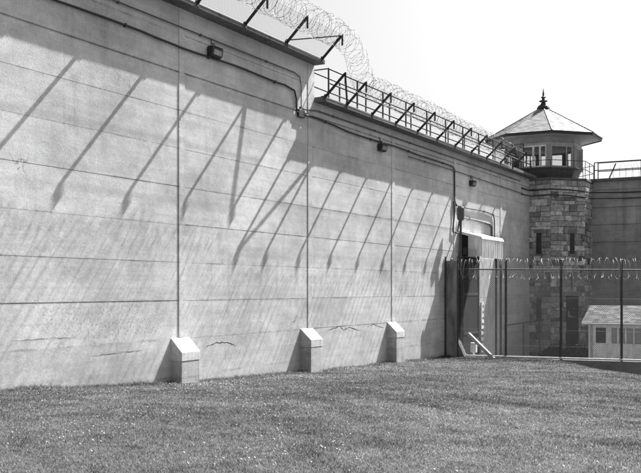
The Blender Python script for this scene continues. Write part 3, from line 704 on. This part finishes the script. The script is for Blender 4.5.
# ------------------------------------------------------------------ chain link fence
FD = Vector(((FB[0]-FA[0])*D, (FB[1]-FA[1])*D, 0)).normalized(); FN = Vector((FD.y, -FD.x, 0))
def fz(s, which):      # metres along -> height of bottom / top
    return (-.1975-.0008*s if which == 0 else .0585-.0009*s)*1.0*D+ZE if False else ((-.1968-.00085*s)*D+ZE if which == 0 else (.0580-.0006*s)*D+ZE)
F0 = Vector((FA[0]*D, FA[1]*D, 0))
def FP(s, z, out=0.0): return Vector((F0.x, F0.y, 0))+FD*s+Vector((0, 0, z))+FN*out
cf = thing('chain_link_fence', 'tall chain link fence with dark posts across the lawn from the wall', 'fence', FP(0, fz(0, 0)))
FL = 9.6*1.9
posts = [.12, 2.28, 4.42, 6.70, 8.90, 10.95, 13.15, 15.35, 17.55]
for s in posts:
    m = MB(); m.tube([FP(s, fz(s, 0)-.3), FP(s, fz(s, 1)+.40)], .048, 8); m.tube([FP(s, fz(s, 1)+.40), FP(s, fz(s, 1)+.43)], [.055, .02], 8); m.build('post', 'dpost', cf)
def frail(z0, r, mat, name='rail'):
    m = MB(); m.tube([FP(s, z0(s), .055) for s in np.linspace(.05, FL, 12)], r, 8); m.build(name, mat, cf)
frail(lambda s: fz(s, 1), .026, 'dpost'); frail(lambda s: fz(s, 0)+.04, .035, 'rail')
for f in (.68, .32, .14): frail(lambda s: fz(s, 0)+(fz(s, 1)-fz(s, 0))*f, .005, 'wire', 'tension_wire')
m = MB(); hh = fz(0, 1)-fz(0, 0)
vv = Vector((0, 0, 1)); uu = (FP(10, fz(10, 0))-FP(0, fz(0, 0))).normalized()
chain(m, FP(.05, fz(0, 0)+.03, .03), uu, vv, FL, hh-.05, .085, .0050); m.build('chain_link_mesh', 'fmesh', cf)
mb = MB(); helix(mb, [FP(.1, fz(0, 1)+.03, .10), FP(FL, fz(FL, 1)+.03, .10)], .40, .27, .006, 1, 20, .03, 0, 31); helix(mb, [FP(.1, fz(0, 1)+.06, .10), FP(FL, fz(FL, 1)+.06, .10)], .38, .31, .006, -1, 20, .03, 0, 33)
tag(mb.build('razor_coil', 'rwire'), 'looped razor wire coil along the top of the chain link fence', 'razor wire')
mb = MB(); mb.hexa([FP(.02, -.30*D+ZE, -.10), FP(.02, -.30*D+ZE, .10), FP(FL, -.33*D+ZE, .10), FP(FL, -.33*D+ZE, -.10),
                    FP(.02, fz(0, 0)-.02, -.10), FP(.02, fz(0, 0)-.02, .10), FP(FL, fz(FL, 0)-.02, .10), FP(FL, fz(FL, 0)-.02, -.10)])
tag(mb.build('retaining_wall', 'kerb', bevel=.01), 'low dark retaining wall under the chain link fence', 'retaining wall')

# ------------------------------------------------------------------ small hut
ht = thing('hut', 'small white boarded hut with a shingle roof behind the fence', 'hut', P(.5, 3.15, yard_z))
hx0, hx1, hy0, hy1 = .293, .66, 3.09, 3.28; hz0, hz1 = yard_z, -.108
m = MB()
def bx(m, x0, x1, y0, y1, z0, z1): m.box(x0*D, x1*D, y0*D, y1*D, z0*D+ZE, z1*D+ZE)
# front wall pieces round the openings
WZ0, WZ1 = -.178, -.121
bx(m, hx0, hx1, hy0, hy0+.008, hz0, WZ0); bx(m, hx0, hx1, hy0, hy0+.008, WZ1, hz1)
for a, b in ((hx0, .312), (.352, .362), (.512, .53), (.645, hx1)): bx(m, a, b, hy0, hy0+.008, WZ0, WZ1)
bx(m, hx0, hx0+.008, hy0+.008, hy1, hz0, hz1); bx(m, hx1-.008, hx1, hy0+.008, hy1, hz0, hz1); bx(m, hx0+.008, hx1-.008, hy1-.008, hy1, hz0, hz1)
for xg in (hx0, hx1-.008):
    m.prism([P(xg, hy0, hz1), P(xg, hy1, hz1), P(xg, (hy0+hy1)/2, hz1+.047)], [P(xg+.008, hy0, hz1), P(xg+.008, hy1, hz1), P(xg+.008, (hy0+hy1)/2, hz1+.047)])
m.build('wall', 'white', ht)
m = MB()
for i in range(7): bx(m, hx0+.004, hx1-.002, hy0-.0012, hy0-.0002, hz0+.011*i+.0002, hz0+.011*i+.0100)
m.build('board_cladding', 'white', ht)
for a, b, mat, mull, nm in ((.312, .352, 'dglass', (), 'w'), (.362, .512, 'blind', (.386, .410, .435, .46, .486), 'w'), (.53, .645, 'dglass', (.57, .605), 'w')):
    f = MB(); e = .0035
    bx(f, a, b, hy0-.001, hy0+.006, WZ0, WZ0+e); bx(f, a, b, hy0-.001, hy0+.006, WZ1-e, WZ1); bx(f, a, a+e, hy0-.001, hy0+.006, WZ0+e, WZ1-e); bx(f, b-e, b, hy0-.001, hy0+.006, WZ0+e, WZ1-e)
    for q in mull: bx(f, q-.0022, q+.0022, hy0-.0006, hy0+.005, WZ0+e, WZ1-e)
    fo = f.build('window_frame', 'white', ht)
    g = MB(); bx(g, a+e, b-e, hy0+.0052, hy0+.0062, WZ0+e, WZ1-e); g.build('pane', mat, fo)
m = MB(); m.tube([P(hx0-.015, hy0-.0255, hz1-.004), P(hx1+.015, hy0-.0255, hz1-.005)], .045, 8); m.build('gutter', 'trim', ht)
m = MB(); bx(m, .30, .306, hy0-.004, hy0-.0014, hz0, hz1-.002); m.build('downpipe', 'galv', ht)
def hroof():
    m = MB(); rs = random.Random(3); ry = (hy0+hy1)/2; ov = .022; xl, xr = hx0-.017, hx1+.017
    for sgn in (1, -1):
        ye = hy0-ov if sgn > 0 else hy1+ov; e0, e1 = P(xl, ye, hz1+.001), P(xr, ye, hz1+.001); r0, r1 = P(xl, ry, hz1+.053), P(xr, ry, hz1+.053)
        fn = (e1-e0).cross(r0-e0).normalized(); fn = fn if fn.z > 0 else -fn; n = 12
        for c in range(n):
            A0, B0, A1, B1 = e0.lerp(r0, c/n), e1.lerp(r1, c/n), e0.lerp(r0, (c+1)/n), e1.lerp(r1, (c+1)/n); L = (B0-A0).length; k = int(L/.22); off = rs.random()
            cuts = [0]+[(i+off)/k for i in range(k)]+[1]
            for i in range(len(cuts)-1):
                s0, s1 = cuts[i], cuts[i+1]; m.tone = rs.choice((.6, .8, 1, 1.1, 1.5, 1.9)); lf = fn*(.009+rs.uniform(0, .010)); lt = fn*.003
                m.add([A0.lerp(B0, s0)+lf, A0.lerp(B0, s1)+lf, A1.lerp(B1, s1)+lt, A1.lerp(B1, s0)+lt, A0.lerp(B0, s0), A0.lerp(B0, s1)], [(0, 1, 2, 3), (4, 5, 1, 0)])
    m.build('shingle_roof', 'shingle', ht)
    m = MB(); 
    for ye in (hy0-ov, hy1+ov-.003): bx(m, xl, xr, ye, ye+.003, hz1-.008, hz1-.0005)
    m.build('fascia', 'white', ht)
    m = MB()
    for xx in (xl, xr-.003):
        m.prism([P(xx, hy0-ov+.003, hz1-.008), P(xx, hy1+ov-.004, hz1-.008), P(xx, ry, hz1+.048)], [P(xx+.003, hy0-ov+.003, hz1-.008), P(xx+.003, hy1+ov-.004, hz1-.008), P(xx+.003, ry, hz1+.048)])
    m.build('bargeboard', 'trim', ht)
hroof()

# ------------------------------------------------------------------ grass and clover
def lawn_points(n, rmin, rmax, power, a0=-2.0, a1=34.0):
    # polar scatter about the lens: r has density r^power
    u = rng.random(n); r = (rmin**(power+1)+u*(rmax**(power+1)-rmin**(power+1)))**(1/(power+1))
    a = np.radians(rng.uniform(-34, 34, n)); hx = -math.sin(TH)*np.cos(a)+math.cos(TH)*np.sin(a); hy = math.cos(TH)*np.cos(a)+math.sin(TH)*np.sin(a)
    x = 1+r*hx/D; y = r*hy/D
    ok = (x > .0015) & (y < fence_y(x)-.006)
    for yb, p in ((1.287, .0255), (1.730, .0285), (2.1695, .0285)): ok &= ~((x < p) & (y > yb-.002) & (y < yb+.054))
    return x[ok], y[ok], r[ok]
def vnoise(x, y, sc, seed):
    g = np.random.default_rng(seed).random((256, 256)); u, v = x*sc, y*sc
    i, j = np.floor(u).astype(int), np.floor(v).astype(int); fu, fv = u-i, v-j; fu = fu*fu*(3-2*fu); fv = fv*fv*(3-2*fv)
    q = lambda a, b: g[a & 255, b & 255]
    return (q(i, j)*(1-fu)+q(i+1, j)*fu)*(1-fv)+(q(i, j+1)*(1-fu)+q(i+1, j+1)*fu)*fv
def fbm(x, y, sc, seed, n=4, gain=.62):
    a, t, w = 0, 0, 1
    for k in range(n): a = a+w*vnoise(x, y, sc*2**k, seed+k); t += w; w *= gain
    return a/t
def blades():
    xs, ys, rs = [], [], []
    for n, a, b, p in ((1550000, 5.5, 42, .32),):
        x, y, r = lawn_points(n, a, b, p); xs.append(x); ys.append(y); rs.append(r)
    # a rougher fringe the mower misses along the wall foot
    n = 26000; y = rng.uniform(.55, 2.6, n); x = .0015+np.abs(rng.normal(0, .012, n)); ok = np.ones(n, bool)
    for yb, p in ((1.287, .0245), (1.730, .0275), (2.1695, .0275)): ok &= ~((x < p) & (y > yb) & (y < yb+.052))
    fx, fy = x[ok], y[ok]; fr = np.hypot((fx-1)*D, fy*D); nf = len(fx)
    x = np.concatenate(xs+[fx]); y = np.concatenate(ys+[fy]); r = np.concatenate(rs+[fr]); n = len(x)
    fringe = np.zeros(n); fringe[-nf:] = 1
    z = ground(x, y)*D+ZE
    X_, Y_ = x*D, y*D
    patch = np.clip((fbm(X_, Y_, .55, 3)-.5)*2.6+.5, 0, 1); fine = np.clip((fbm(X_, Y_, 2.6, 9, 3)-.5)*2.4+.5, 0, 1)
    ru, rv = X_*.62+Y_*.79, -X_*.79+Y_*.62
    rut = np.clip((fbm(ru*2.4, rv*.32, 1.0, 17, 3)-.5)*2.6+.5, 0, 1)
    h = rng.gamma(6, .0027, n)*(.65+.4*(1-patch)+.4*(1-fine))*(1+1.7*fringe)*np.where(rng.random(n) > .99, 1.6, 1)*(1+r/120)
    wd = .0008+.00017*r; wd = wd*rng.uniform(.7, 1.5, n)
    a = rng.uniform(0, 2*np.pi, n); lean = rng.uniform(.4, 1.9, n)*h; la = rng.uniform(0, 2*np.pi, n)
    ca, sa = np.cos(a), np.sin(a); cl, sn = np.cos(la), np.sin(la)
    X, Y = x*D, y*D
    V = np.empty((n, 5, 3))
    V[:, 0] = np.stack([X-ca*wd, Y-sa*wd, z-.005], 1); V[:, 1] = np.stack([X+ca*wd, Y+sa*wd, z-.005], 1)
    mx, my = X+cl*lean*.35, Y+sn*lean*.35
    V[:, 2] = np.stack([mx+ca*wd*.8, my+sa*wd*.8, z+h*.62], 1); V[:, 3] = np.stack([mx-ca*wd*.8, my-sa*wd*.8, z+h*.62], 1)
    V[:, 4] = np.stack([X+cl*lean, Y+sn*lean, z+h], 1)
    me = bpy.data.meshes.new('grass'); me.vertices.add(n*5); me.vertices.foreach_set('co', V.reshape(-1))
    i = (np.arange(n)*5)[:, None]; quad = i+np.array([[0, 1, 2, 3]]); tri = i+np.array([[3, 2, 4]])
    loops = np.concatenate([quad, tri], 1).reshape(-1).astype(np.int32)
    me.loops.add(n*7); me.loops.foreach_set('vertex_index', loops)
    me.polygons.add(n*2); st = np.empty((n, 2), np.int32); st[:, 0] = np.arange(n)*7; st[:, 1] = st[:, 0]+4
    me.polygons.foreach_set('loop_start', st.reshape(-1))
    rw = np.clip((x-.15)/.35, 0, 1); tone = rng.lognormal(0, .62, n)*.95*(.60+.34*patch+.52*fine+.5*(rut-.5)*rw)*np.where(rng.random(n) > .93, 2.0, 1)
    me.update(calc_edges=True)
    at = me.attributes.new('tone', 'FLOAT', 'FACE'); at.data.foreach_set('value', np.repeat(np.clip(tone, .3, 3.2), 2).astype(np.float32))
    me.materials.append(M['blade'])
    o = bpy.data.objects.new('grass', me); COL.objects.link(o); tag(o, 'short mown grass of the sloping lawn', 'grass', None, 'stuff')
blades()
def clover():
    x, y, r = lawn_points(13000, 6, 38, .8)
    pt = np.sin(x*15+2*np.sin(y*8))*np.sin(y*10+1.7*np.sin(x*12)); keep = (pt+rng.normal(0, .35, len(x))) > .85
    keep |= rng.random(len(x)) < .045
    x, y, r = x[keep], y[keep], r[keep]
    n2 = 1500; y2 = rng.uniform(1.2, 2.45, n2); x2 = np.abs(rng.normal(.09, .05, n2))+.004; k2 = rng.random(n2) < .5+.5*np.sin(y2*21)
    ok = ~((x2 < .03) & (((y2 > 1.28) & (y2 < 1.345)) | ((y2 > 1.72) & (y2 < 1.79)) | ((y2 > 2.16) & (y2 < 2.23)))) & k2
    x = np.concatenate([x, x2[ok]]); y = np.concatenate([y, y2[ok]])
    z = ground(x, y)*D+ZE; m = MB()
    for a, b, c in zip(x*D, y*D, z):
        s_ = random.uniform(.007, .013); h = random.uniform(.025, .05)
        m.lathe((a, b, c+h), [(s_*.5, -s_*.6), (s_, 0), (s_*.6, s_*.7)], 5, random.random()*6)
    tag(m.build('clover_flowers', 'petal'), 'small white clover heads scattered through the lawn', 'flowers', None, 'stuff')
clover()
